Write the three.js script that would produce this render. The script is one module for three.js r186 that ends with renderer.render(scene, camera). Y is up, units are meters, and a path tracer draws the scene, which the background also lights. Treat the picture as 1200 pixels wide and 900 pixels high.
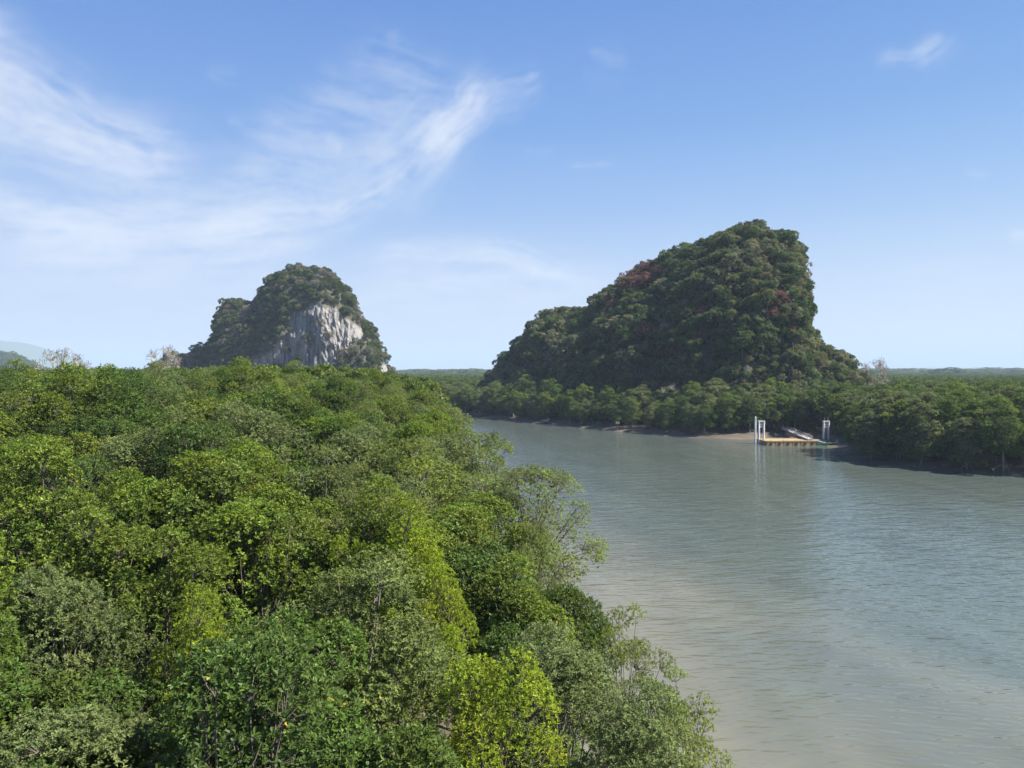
import * as THREE from 'three';
import { ImprovedNoise } from 'three/addons/math/ImprovedNoise.js';
import { mergeGeometries } from 'three/addons/utils/BufferGeometryUtils.js';
import { RoundedBoxGeometry } from 'three/addons/geometries/RoundedBoxGeometry.js';

// ------------------------------------------------------------------ camera, sky, sun, exposure
const scene = new THREE.Scene();
const EYE = 18, FOCAL = 883, HORIZON = 435;              // metres; pixels of the 1200 x 900 photograph
const camera = new THREE.PerspectiveCamera(54, 4 / 3, 0.1, 60000);
camera.position.set(0, EYE, 0);
camera.rotation.x = -Math.atan((450 - HORIZON) / FOCAL);
const renderer = new THREE.WebGLRenderer({ antialias: true });
renderer.setSize(1024, 768);
renderer.toneMapping = THREE.LinearToneMapping;
renderer.toneMappingExposure = 2.75;
renderer.shadowMap.enabled = true;

const rad = (d) => (d * Math.PI) / 180;
const SUN_AZ = rad(101), SUN_EL = rad(47);                 // to the right of the view, in mid sky
const sunDir = new THREE.Vector3(Math.sin(SUN_AZ) * Math.cos(SUN_EL), Math.sin(SUN_EL), -Math.cos(SUN_AZ) * Math.cos(SUN_EL));
const sun = new THREE.DirectionalLight(new THREE.Color(1, 0.94, 0.84), 4.7);
sun.position.copy(sunDir).multiplyScalar(400).add(new THREE.Vector3(0, 0, -150));
sun.target.position.set(0, 0, -150);
sun.castShadow = true;
sun.shadow.mapSize.set(4096, 4096);
Object.assign(sun.shadow.camera, { left: -300, right: 300, top: 300, bottom: -300, near: 1, far: 1200 });
scene.add(sun, sun.target);
scene.fog = new THREE.FogExp2(new THREE.Color(0.62, 0.8, 1.0), 0.00016);

// ------------------------------------------------------------------ random numbers and noise
function random(seed) {
  let s = seed | 0;
  return () => { s = (s + 0x6d2b79f5) | 0; let t = Math.imul(s ^ (s >>> 15), 1 | s); t = (t + Math.imul(t ^ (t >>> 7), 61 | t)) ^ t; return ((t ^ (t >>> 14)) >>> 0) / 4294967296; };
}
const perlin = new ImprovedNoise();
const noise = (x, y, z = 0.37) => perlin.noise(x, y, z);
function fbm(x, y, z = 0.37, octaves = 4) {
  let sum = 0, a = 0.5;
  for (let i = 0; i < octaves; i++, a *= 0.5) { sum += a * perlin.noise(x, y, z); x = x * 2.03 + 17.1; y = y * 2.03 + 5.3; z = z * 2.03 + 9.7; }
  return sum;
}
const clamp = THREE.MathUtils.clamp, lerp = THREE.MathUtils.lerp;
const smooth = (x, a, b) => { const t = clamp((x - a) / (b - a), 0, 1); return t * t * (3 - 2 * t); };
function curve(points, x) {                                // a smooth-ish table lookup
  if (x <= points[0][0]) return points[0][1];
  for (let i = 1; i < points.length; i++) if (x <= points[i][0]) { const [x0, y0] = points[i - 1], [x1, y1] = points[i]; return lerp(y0, y1, (x - x0) / (x1 - x0)); }
  return points[points.length - 1][1];
}
const bearing = (px) => (px - 600) / FOCAL, rise = (py) => (HORIZON - py) / FOCAL;
const at = (px, py, d) => new THREE.Vector3(bearing(px) * d, EYE + rise(py) * d, -d);
const onWater = (px, py, h = 0) => { const d = (EYE - h) / -rise(py); return new THREE.Vector3(bearing(px) * d, h, -d); };

const V = (x, y, z) => new THREE.Vector3(x, y, z);

// ------------------------------------------------------------------ sky: clear air and high ice cloud
function makeSky() {
  const W = 3072, H = 1536, data = new Float32Array(W * H * 4);
  const air = [[0, [0.272, 0.294, 0.322]], [3, [0.238, 0.274, 0.326]], [7, [0.188, 0.24, 0.328]], [12, [0.118, 0.188, 0.311]], [18, [0.071, 0.143, 0.288]], [26, [0.048, 0.109, 0.256]], [45, [0.033, 0.083, 0.22]], [90, [0.025, 0.065, 0.19]]];
  for (let row = 0; row < H; row++) {
    const e = ((row + 0.5) / H - 0.5) * Math.PI, deg = (Math.max(e, 0) * 180) / Math.PI, base = [0, 1, 2].map((c) => curve(air.map(([d, v]) => [d, v[c]]), deg));
    for (let col = 0; col < W; col++) {
      const lon = ((col + 0.5) / W - 0.5) * 2 * Math.PI, a = Math.atan2(Math.cos(lon), -Math.sin(lon)), k = (row * W + col) * 4;
      const toSun = Math.cos(a - SUN_AZ) * Math.cos(e), glow = 1 + 0.14 * toSun, warm = 0.06 * Math.max(0, toSun) * Math.exp(-deg / 10);
      data[k] = base[0] * (glow + 1.9 * warm); data[k + 1] = base[1] * (glow + 0.9 * warm); data[k + 2] = base[2] * (1 + 0.06 * toSun); data[k + 3] = 1;
    }
  }
  // strokes of cirrus: points along the cloud, half width in pixels of the photograph and strength; kept as azimuth and elevation. The fibres run along each stroke.
  const strokes = [
    [[[-160, 40], [-60, 82], [10, 105], [80, 145], [140, 175], [250, 196]], 30, 0.95], [[[-150, 70], [-40, 112], [60, 150], [150, 184], [290, 200]], 36, 0.6], [[[-120, 130], [0, 150], [110, 180], [250, 190]], 24, 0.45],
    [[[-160, 232], [-20, 242], [60, 254], [130, 268], [260, 278]], 16, 0.75], [[[-160, 262], [60, 276], [220, 276], [420, 250]], 36, 0.75], [[[-140, 300], [120, 296], [330, 280], [460, 250]], 28, 0.55],
    [[[592, 84], [560, 108], [548, 132], [515, 160], [495, 186], [478, 204]], 17, 1.25], [[[545, 118], [520, 150], [492, 178], [468, 200], [420, 226]], 28, 0.8], [[[500, 185], [470, 208], [425, 230], [385, 246], [300, 262], [180, 280]], 15, 0.75], [[[410, 234], [385, 245], [362, 250]], 5, 0.9],
    [[[560, 104], [500, 96], [440, 72], [380, 60]], 20, 0.32], [[[540, 130], [470, 130], [400, 118], [330, 90]], 24, 0.42], [[[515, 160], [440, 170], [360, 165], [260, 130]], 28, 0.42], [[[490, 190], [410, 200], [320, 196], [220, 170]], 30, 0.42], [[[460, 212], [370, 226], [260, 232], [120, 220]], 26, 0.4],
    [[[560, 110], [600, 96], [648, 90]], 9, 0.42], [[[555, 124], [600, 118], [640, 100]], 12, 0.26], [[[545, 140], [580, 130], [620, 128]], 9, 0.2], [[[470, 60], [462, 45], [466, 30]], 5, 0.3],
    [[[270, 146], [280, 144], [290, 148]], 4, 0.3], [[[385, 168], [400, 172], [412, 178]], 4, 0.5], [[[240, 85], [262, 92], [285, 90]], 7, 0.25],
    [[[380, 316], [470, 302], [540, 302], [610, 306], [690, 322], [760, 330]], 15, 0.65], [[[400, 336], [540, 334], [700, 330]], 26, 0.5], [[[560, 296], [600, 298], [640, 303]], 5, 0.5],
    [[[1006, 78], [1040, 70], [1075, 68], [1100, 50], [1122, 30]], 6, 0.5], [[[1060, 78], [1090, 64], [1112, 44], [1120, 28]], 13, 0.42], [[[655, 196], [690, 194], [720, 190]], 3, 0.45], [[[610, 180], [630, 181], [650, 178]], 3, 0.25],
    [[[1165, 286], [1195, 280], [1240, 274]], 5, 0.6], [[[680, 70], [705, 78], [740, 82]], 16, 0.16], [[[-80, 397], [0, 395], [20, 401], [34, 404]], 4, 0.6], [[[1125, 206], [1150, 206], [1165, 204]], 3, 0.3],
    [[[-200, 350], [200, 345], [640, 356], [940, 372]], 36, 0.32], [[[1000, 330], [1100, 322], [1250, 318]], 16, 0.16],
  ];
  const D = 180 / Math.PI, sky = (px, py) => { const az = Math.atan(bearing(px)); return [az * D, Math.atan(rise(py) * Math.cos(az)) * D]; }, white = [0.345, 0.355, 0.37];
  const cover = new Float32Array(W * H);
  let no = 0;
  for (const [turn, flip, lift] of [[0, 1, 1], [78, -1, 1.15], [150, 1, 1.3], [-72, -1, 1.2], [-145, 1, 1.05]]) for (const [line, halfPx, strength] of strokes) {
    no++;
    const pts = new THREE.CatmullRomCurve3(line.map(([x, y]) => { const [az, el] = sky(x, y); return V(flip * az, el * lift, 0); })).getSpacedPoints(40), half = 1.2 * halfPx / FOCAL * D, reach = half * 3.2, length = pts.slice(1).reduce((sum, p, i) => sum + p.distanceTo(pts[i]), 0);
    const x0 = Math.min(...pts.map((p) => p.x)) - reach, x1 = Math.max(...pts.map((p) => p.x)) + reach, y0 = Math.max(0.1, Math.min(...pts.map((p) => p.y)) - reach), y1 = Math.min(70, Math.max(...pts.map((p) => p.y)) + reach), q = W / 360;
    for (let row = Math.floor((y0 + 90) * q); row <= (y1 + 90) * q; row++) for (let c = Math.floor(x0 * q); c <= x1 * q; c++) {
      const az = (c + 0.5) / q, el = (row + 0.5) / q - 90;
      let rough = 1e9; for (let i = 0; i < 41; i += 4) rough = Math.min(rough, (pts[i].x - az) ** 2 + (pts[i].y - el) ** 2);
      if (rough > (half * 2.4 + length / 18 + 0.9) ** 2) continue;
      const wx = az + 1.3 * fbm(az * 0.16 + turn, el * 0.22, 3.1, 3), wy = el + 1.0 * fbm(az * 0.16 + turn, el * 0.22, 7.7, 4);
      let best = 1e9, s = 0, n = 0;
      for (let i = 1, run = 0; i < pts.length; i++) {
        const p = pts[i - 1], ex = pts[i].x - p.x, ey = pts[i].y - p.y, l = Math.hypot(ex, ey), t = clamp(((wx - p.x) * ex + (wy - p.y) * ey) / (l * l), 0, 1), dx = wx - p.x - ex * t, dy = wy - p.y - ey * t, dd = dx * dx + dy * dy;
        if (dd < best) { best = dd; s = run + l * t; n = Math.sign(dx * -ey + dy * ex) * Math.sqrt(dd); }
        run += l;
      }
      if (best > 5.3 * half * half) continue;
      const ends = smooth(s / length, 0, 0.28) * smooth(s / length, 1, 0.72), edge = Math.exp(-best / (half * half)), f = 1.5 / Math.sqrt(half);
      const fine = fbm(s * 0.22 + no * 7.3, n * 1.7 * f, no * 1.7, 5), broad = fbm(s * 0.16 + no * 3.1, n * 0.5 * f, no * 2.3 + 0.4, 4), ravel = fbm(wx * 1.1, wy * 1.6, no, 4);
      const add = strength * (0.25 + 0.75 * ends) * ends * edge * Math.max(0, 0.52 + 1.05 * fine + 1.15 * broad + 0.5 * ravel);
      const lon = az + turn - 90, col = ((Math.floor((lon / 360 + 0.5) * W) % W) + W) % W;
      cover[row * W + col] += add;
    }
  }
  for (let i = 0; i < W * H; i++) if (cover[i] > 0) { const c = 1 - Math.exp(-0.66 * cover[i]); for (let k = 0; k < 3; k++) data[4 * i + k] = lerp(data[4 * i + k], Math.max(white[k], data[4 * i + k]), c); }
  const t = new THREE.DataTexture(data, W, H, THREE.RGBAFormat, THREE.FloatType);
  t.mapping = THREE.EquirectangularReflectionMapping; t.magFilter = THREE.LinearFilter; t.wrapS = THREE.RepeatWrapping; t.needsUpdate = true;
  return t;
}
scene.background = makeSky();
scene.environment = scene.background;

// ------------------------------------------------------------------ naming and small builders
const used = new Map();
function numbered(name) { const n = used.get(name) ?? 0; used.set(name, n + 1); return n ? `${name}_${String(n).padStart(3, '0')}` : name; }
function mesh(name, geometry, material, parent) {
  const m = new THREE.Mesh(geometry, material); m.name = name; m.castShadow = m.receiveShadow = true;
  if (parent) parent.add(m);
  return m;
}
function tag(o, label, category, group) { o.userData.label = label; o.userData.category = category; if (group) o.userData.group = group; return o; }
function thing(name, label, category, position, turn = 0, group) {
  const o = new THREE.Group(); o.name = numbered(name); o.position.copy(position); o.rotation.y = turn; scene.add(o);
  return tag(o, label, category, group);
}
function structure(name, geometry, material, label) { const m = mesh(numbered(name), geometry, material, scene); m.userData.kind = 'structure'; if (label) m.userData.label = label; return m; }
const box = (w, h, d, x = 0, y = 0, z = 0) => { const g = new THREE.BoxGeometry(w, h, d); g.translate(x, y, z); return g; };
function tube(points, radii, sides = 6) {
  const n = points.length, pos = [], nor = [], idx = [], t = new THREE.Vector3(), a = new THREE.Vector3(), b = new THREE.Vector3(), ref = new THREE.Vector3();
  for (let i = 0; i < n; i++) {
    t.subVectors(points[Math.min(i + 1, n - 1)], points[Math.max(i - 1, 0)]).normalize();
    ref.set(Math.abs(t.x) < 0.8 ? 1 : 0, 0, Math.abs(t.x) < 0.8 ? 0 : 1); a.crossVectors(t, ref).normalize(); b.crossVectors(t, a);
    for (let k = 0; k < sides; k++) {
      const w = (k / sides) * 2 * Math.PI, c = Math.cos(w), s = Math.sin(w), nx = a.x * c + b.x * s, ny = a.y * c + b.y * s, nz = a.z * c + b.z * s;
      pos.push(points[i].x + nx * radii[i], points[i].y + ny * radii[i], points[i].z + nz * radii[i]); nor.push(nx, ny, nz);
    }
  }
  for (let i = 0; i < n - 1; i++) for (let k = 0; k < sides; k++) { const p = i * sides + k, q = i * sides + ((k + 1) % sides); idx.push(p, q, p + sides, q, q + sides, p + sides); }
  const g = new THREE.BufferGeometry();
  g.setAttribute('position', new THREE.Float32BufferAttribute(pos, 3)); g.setAttribute('normal', new THREE.Float32BufferAttribute(nor, 3)); g.setIndex(idx);
  return g;
}
const lin = (r, g, b) => new THREE.Color().setRGB(r, g, b);

// ------------------------------------------------------------------ the river and its banks: [distance ahead, metres to the right]
const nearBank = [[-120, 16], [-40, 13], [0, 7.5], [14, 4.4], [20, 3.2], [30, 1.7], [36, 0.4], [40, -0.6], [48, -3.2], [60, -4.6], [75, -5.8], [98, -8.4], [150, -14.5], [200, -23], [250, -30], [285, -42], [310, -80], [335, -160], [380, -330], [430, -620]];
const farBank = [[-620, 480], [-330, 425], [-160, 372], [-80, 340], [-40, 318], [-20, 304], [-8, 284], [5, 264], [26, 234], [45, 206], [58, 199], [70, 198], [78, 190], [75, 176], [70, 162], [70, 152], [75, 142], [86, 128], [110, 106], [140, 82], [200, 32], [260, -20], [330, -120]];
const river = [...nearBank.map(([d, x]) => [x, d]), ...farBank];
function riverDistance(x, d) {                             // negative in the water
  let best = 1e9, inside = false;
  for (let i = 0, j = river.length - 1; i < river.length; j = i++) {
    const [x1, y1] = river[j], [x2, y2] = river[i], ex = x2 - x1, ey = y2 - y1, t = clamp(((x - x1) * ex + (d - y1) * ey) / (ex * ex + ey * ey), 0, 1);
    best = Math.min(best, (x - x1 - ex * t) ** 2 + (d - y1 - ey * t) ** 2);
    if ((y1 > d) !== (y2 > d) && x < ((x2 - x1) * (d - y1)) / (y2 - y1) + x1) inside = !inside;
  }
  return inside ? -Math.sqrt(best) : Math.sqrt(best);
}
function groundHeight(x, d) {
  if (Math.abs(x) > 650 || d > 520 || d < -130) return 1.2;
  const r = riverDistance(x, d) + 1.6 * noise(x * 0.16, d * 0.16, 2.2);
  const h = r < 0 ? Math.max(-3, r * 0.13) : 1.35 * smooth(r, -1, 9) ;
  return h + (r > 0.5 ? 0.14 * fbm(x * 0.5, d * 0.5, 4.4, 3) : 0);
}

// a grey noise texture that tiles
function noiseTexture(size, cells, seed, lo, hi, octaves = 4) {
  const r = random(seed), data = new Uint8Array(size * size * 4), lattices = [];
  for (let o = 0; o < octaves; o++) { const n = cells << o; lattices.push([n, Float32Array.from({ length: n * n }, r)]); }
  for (let y = 0; y < size; y++) for (let x = 0; x < size; x++) {
    let v = 0, a = 0.5, total = 0;
    for (const [n, l] of lattices) {
      const fx = (x / size) * n, fy = (y / size) * n, ix = Math.floor(fx), iy = Math.floor(fy), u = smooth(fx - ix, 0, 1), w = smooth(fy - iy, 0, 1), g = (i, j) => l[(j % n) * n + (i % n)];
      v += a * lerp(lerp(g(ix, iy), g(ix + 1, iy), u), lerp(g(ix, iy + 1), g(ix + 1, iy + 1), u), w); total += a; a *= 0.55;
    }
    const k = (y * size + x) * 4, q = 255 * clamp(lerp(lo, hi, v / total), 0, 1);
    data[k] = data[k + 1] = data[k + 2] = q; data[k + 3] = 255;
  }
  const t = new THREE.DataTexture(data, size, size); t.wrapS = t.wrapT = THREE.RepeatWrapping; t.magFilter = THREE.LinearFilter; t.needsUpdate = true;
  return t;
}
const grain = noiseTexture(256, 8, 11, 0, 1, 5);

// ground: one sheet to the horizon, fine near the river
{
  const spread = (lo, hi, step, far, n) => { const a = []; for (let i = n; i > 0; i--) a.push(lo - (far[0]) * Math.pow(i / n, 3)); for (let v = lo; v <= hi; v += step) a.push(v); for (let i = 1; i <= n; i++) a.push(hi + far[1] * Math.pow(i / n, 3)); return a; };
  const xs = spread(-170, 190, 2, [13500, 13500], 22), ds = spread(-60, 345, 2, [400, 16000], 24), pos = [], col = [], uv = [], idx = [];
  for (const d of ds) for (const x of xs) {
    pos.push(x, groundHeight(x, d), -d); uv.push(x / 3, d / 3);
    const k = 0.75 + 0.9 * fbm(x * 0.35, d * 0.35, 6.6, 4), moss = smooth(fbm(x * 0.06, d * 0.06, 1.9, 3), 0.05, 0.3);
    col.push(lerp(0.125, 0.09, moss) * k, lerp(0.094, 0.08, moss) * k, lerp(0.07, 0.054, moss) * k);
  }
  for (let j = 0; j < ds.length - 1; j++) for (let i = 0; i < xs.length - 1; i++) { const p = j * xs.length + i, q = p + xs.length; idx.push(p, p + 1, q, p + 1, q + 1, q); }
  const g = new THREE.BufferGeometry();
  g.setAttribute('position', new THREE.Float32BufferAttribute(pos, 3)); g.setAttribute('color', new THREE.Float32BufferAttribute(col, 3)); g.setAttribute('uv', new THREE.Float32BufferAttribute(uv, 2)); g.setIndex(idx); g.computeVertexNormals();
  structure('ground', g, new THREE.MeshStandardMaterial({ vertexColors: true, roughness: 0.8, bumpMap: grain, bumpScale: 0.06 }), 'brown mud of the river banks and forest floor');
}

// water: silty, with small wind ripples
{
  const rippleField = (size, metres, count, seed, meanLength, spreadAngle, heading) => {
    const r = random(seed), waves = [];
    for (let i = 0; i < count; i++) {
      const len = meanLength * Math.exp((r() + r() + r() - 1.5) * 0.9), ang = heading + (r() + r() - 1) * spreadAngle;
      const kx = Math.round((metres / len) * Math.sin(ang)), ky = Math.round((metres / len) * Math.cos(ang));
      if (kx || ky) waves.push([kx, ky, r() * 6.283, Math.pow(metres / Math.hypot(kx, ky), 1.0)]);
    }
    const h = new Float32Array(size * size), sx = Array.from({ length: size }, (_, i) => Math.sin((i / size) * 2 * Math.PI)), cx = Array.from({ length: size }, (_, i) => Math.cos((i / size) * 2 * Math.PI));
    for (const [kx, ky, ph, a] of waves) {
      const cp = Math.cos(ph), sp = Math.sin(ph);
      for (let y = 0; y < size; y++) {
        const iy = ((((ky * y) % size) + size) % size), cy0 = cx[iy] * cp - sx[iy] * sp, sy0 = sx[iy] * cp + cx[iy] * sp;
        for (let x = 0; x < size; x++) { const ix = (((kx * x) % size) + size) % size; h[y * size + x] += a * (cx[ix] * cy0 - sx[ix] * sy0); }
      }
    }
    return h;
  };
  const S = 1024, TILE = 24, h = rippleField(S, TILE, 110, 5, 0.5, 0.75, 0.12);
  let lo = 1e9, hi = -1e9; for (const v of h) { lo = Math.min(lo, v); hi = Math.max(hi, v); }
  const bump = new Float32Array(S * S * 4);
  for (let i = 0; i < S * S; i++) { bump[4 * i] = bump[4 * i + 1] = bump[4 * i + 2] = (h[i] - lo) / (hi - lo); bump[4 * i + 3] = 1; }
  const bumpMap = new THREE.DataTexture(bump, S, S, THREE.RGBAFormat, THREE.FloatType);
  const S2 = 512, TILE2 = 43.7, h2 = rippleField(S2, TILE2, 60, 9, 1.7, 1.0, -0.25), nm = new Uint8Array(S2 * S2 * 4);
  for (let y = 0; y < S2; y++) for (let x = 0; x < S2; x++) {
    const g = (i, j) => h2[((j + S2) % S2) * S2 + ((i + S2) % S2)], sl = 0.0009 * (S2 / TILE2), nx = -(g(x + 1, y) - g(x - 1, y)) * 0.5 * sl, ny = -(g(x, y + 1) - g(x, y - 1)) * 0.5 * sl, l = Math.hypot(nx, ny, 1), k = (y * S2 + x) * 4;
    nm[k] = 127.5 * (1 + nx / l); nm[k + 1] = 127.5 * (1 + ny / l); nm[k + 2] = 127.5 * (1 + 1 / l); nm[k + 3] = 255;
  }
  const normalMap = new THREE.DataTexture(nm, S2, S2);
  for (const [t, tile] of [[bumpMap, TILE], [normalMap, TILE2]]) { t.wrapS = t.wrapT = THREE.RepeatWrapping; t.magFilter = THREE.LinearFilter; t.repeat.set(1 / tile, 1 / tile); t.needsUpdate = true; }
  // silt in the water: sandy where the river is shallow along the banks, greener in the channel, drawn out along the current
  const step = 2, xs = [], ds = []; for (let x = -640; x <= 340; x += (x < -60 || x > 200 ? 20 : step)) xs.push(x); for (let d = -125; d <= 490; d += (d < 0 || d > 330 ? 20 : step)) ds.push(d);
  const pos = [], uv = [], col = [], idx = [];
  for (const d of ds) for (const x of xs) {
    pos.push(x, 0, -d); uv.push(x, d);
    const near = x - curve(nearBank.map(([a, b]) => [a, b]), d), plume = fbm(x * 0.045 + d * 0.012, d * 0.02, 3.3, 4) * 26 + fbm(x * 0.22, d * 0.09, 8.1, 3) * 9;
    const sand = smooth(near + plume, 38, 0) * smooth(d, 120, 45), k = 1 + 0.35 * fbm(x * 0.3 + d * 0.05, d * 0.07, 5.5, 4);
    col.push(lerp(0.076, 0.165, sand) * k, lerp(0.094, 0.155, sand) * k, lerp(0.082, 0.115, sand) * k);
  }
  for (let j = 0; j < ds.length - 1; j++) for (let i = 0; i < xs.length - 1; i++) { const p = j * xs.length + i, q = p + xs.length; idx.push(p, p + 1, q, p + 1, q + 1, q); }
  const g = new THREE.BufferGeometry();
  g.setAttribute('position', new THREE.Float32BufferAttribute(pos, 3)); g.setAttribute('color', new THREE.Float32BufferAttribute(col, 3)); g.setAttribute('uv', new THREE.Float32BufferAttribute(uv, 2)); g.setIndex(idx); g.computeVertexNormals();
  const m = new THREE.MeshPhysicalMaterial({ vertexColors: true, roughness: 0.07, ior: 1.333, bumpMap, bumpScale: 0.058, normalMap, normalScale: new THREE.Vector2(1, 1) });
  structure('river_water', g, m, 'silty green brown river water with small wind ripples');
}

// ------------------------------------------------------------------ leaves and trees
class Leaves {
  constructor() { this.p = []; this.n = []; this.c = []; }
  tri(a, b, c, n, col) { this.p.push(a.x, a.y, a.z, b.x, b.y, b.z, c.x, c.y, c.z); for (let i = 0; i < 3; i++) { this.n.push(n.x, n.y, n.z); this.c.push(col[0], col[1], col[2]); } }
  // one leaf folded along its midrib: two halves, pointed at both ends
  leaf(p, dir, up, len, wid, col, fine, fold = 0.35) {
    S.crossVectors(dir, up); if (S.lengthSq() < 1e-4) S.set(1, 0, 0); S.normalize(); N.crossVectors(S, dir);
    T.copy(p).addScaledVector(dir, len).addScaledVector(N, -0.1 * len);
    for (const s of [-1, 1]) {
      A.copy(S).multiplyScalar(s * Math.cos(fold)).addScaledVector(N, Math.sin(fold));
      M.copy(N).multiplyScalar(Math.cos(fold)).addScaledVector(S, -s * Math.sin(fold));
      P.copy(p).addScaledVector(dir, len * 0.38).addScaledVector(A, wid * 0.5);
      if (fine) {
        Q.copy(p).addScaledVector(dir, len * 0.76).addScaledVector(A, wid * 0.4).addScaledVector(N, -0.04 * len);
        if (s > 0) { this.tri(p, P, Q, M, col); this.tri(p, Q, T, M, col); } else { this.tri(p, Q, P, M, col); this.tri(p, T, Q, M, col); }
      } else { P.addScaledVector(dir, len * 0.12); if (s > 0) this.tri(p, P, T, M, col); else this.tri(p, T, P, M, col); }
    }
  }
  geometry() {
    const g = new THREE.BufferGeometry();
    g.setAttribute('position', new THREE.BufferAttribute(new Float32Array(this.p), 3)); g.setAttribute('normal', new THREE.BufferAttribute(new Float32Array(this.n), 3)); g.setAttribute('color', new THREE.BufferAttribute(new Float32Array(this.c), 3));
    return g;
  }
}
const A = V(0, 0, 0), M = V(0, 0, 0), N = V(0, 0, 0), P = V(0, 0, 0), Q = V(0, 0, 0), S = V(0, 0, 0), T = V(0, 0, 0);
const leafMaterial = (gloss, through = 0.44) => new THREE.MeshPhysicalMaterial({ vertexColors: true, roughness: 1, transmission: through, thickness: 0, ior: 1.4, specularIntensity: 0.2, clearcoat: gloss, clearcoatRoughness: 0.42, side: THREE.DoubleSide });
const glossy = leafMaterial(0.3), satin = leafMaterial(0.12), matt = leafMaterial(0.0, 0.3);
const barkMaterial = (c) => new THREE.MeshStandardMaterial({ color: c, roughness: 0.9 });
const barkGrey = barkMaterial(lin(0.12, 0.1, 0.085)), barkBrown = barkMaterial(lin(0.13, 0.1, 0.08)), barkPale = barkMaterial(lin(0.17, 0.15, 0.13)), barkBleached = barkMaterial(lin(0.4, 0.36, 0.31));

const unit = (r, v) => { const z = r() * 2 - 1, a = r() * 6.2832, s = Math.sqrt(1 - z * z); return v.set(s * Math.cos(a), z, s * Math.sin(a)); };
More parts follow.
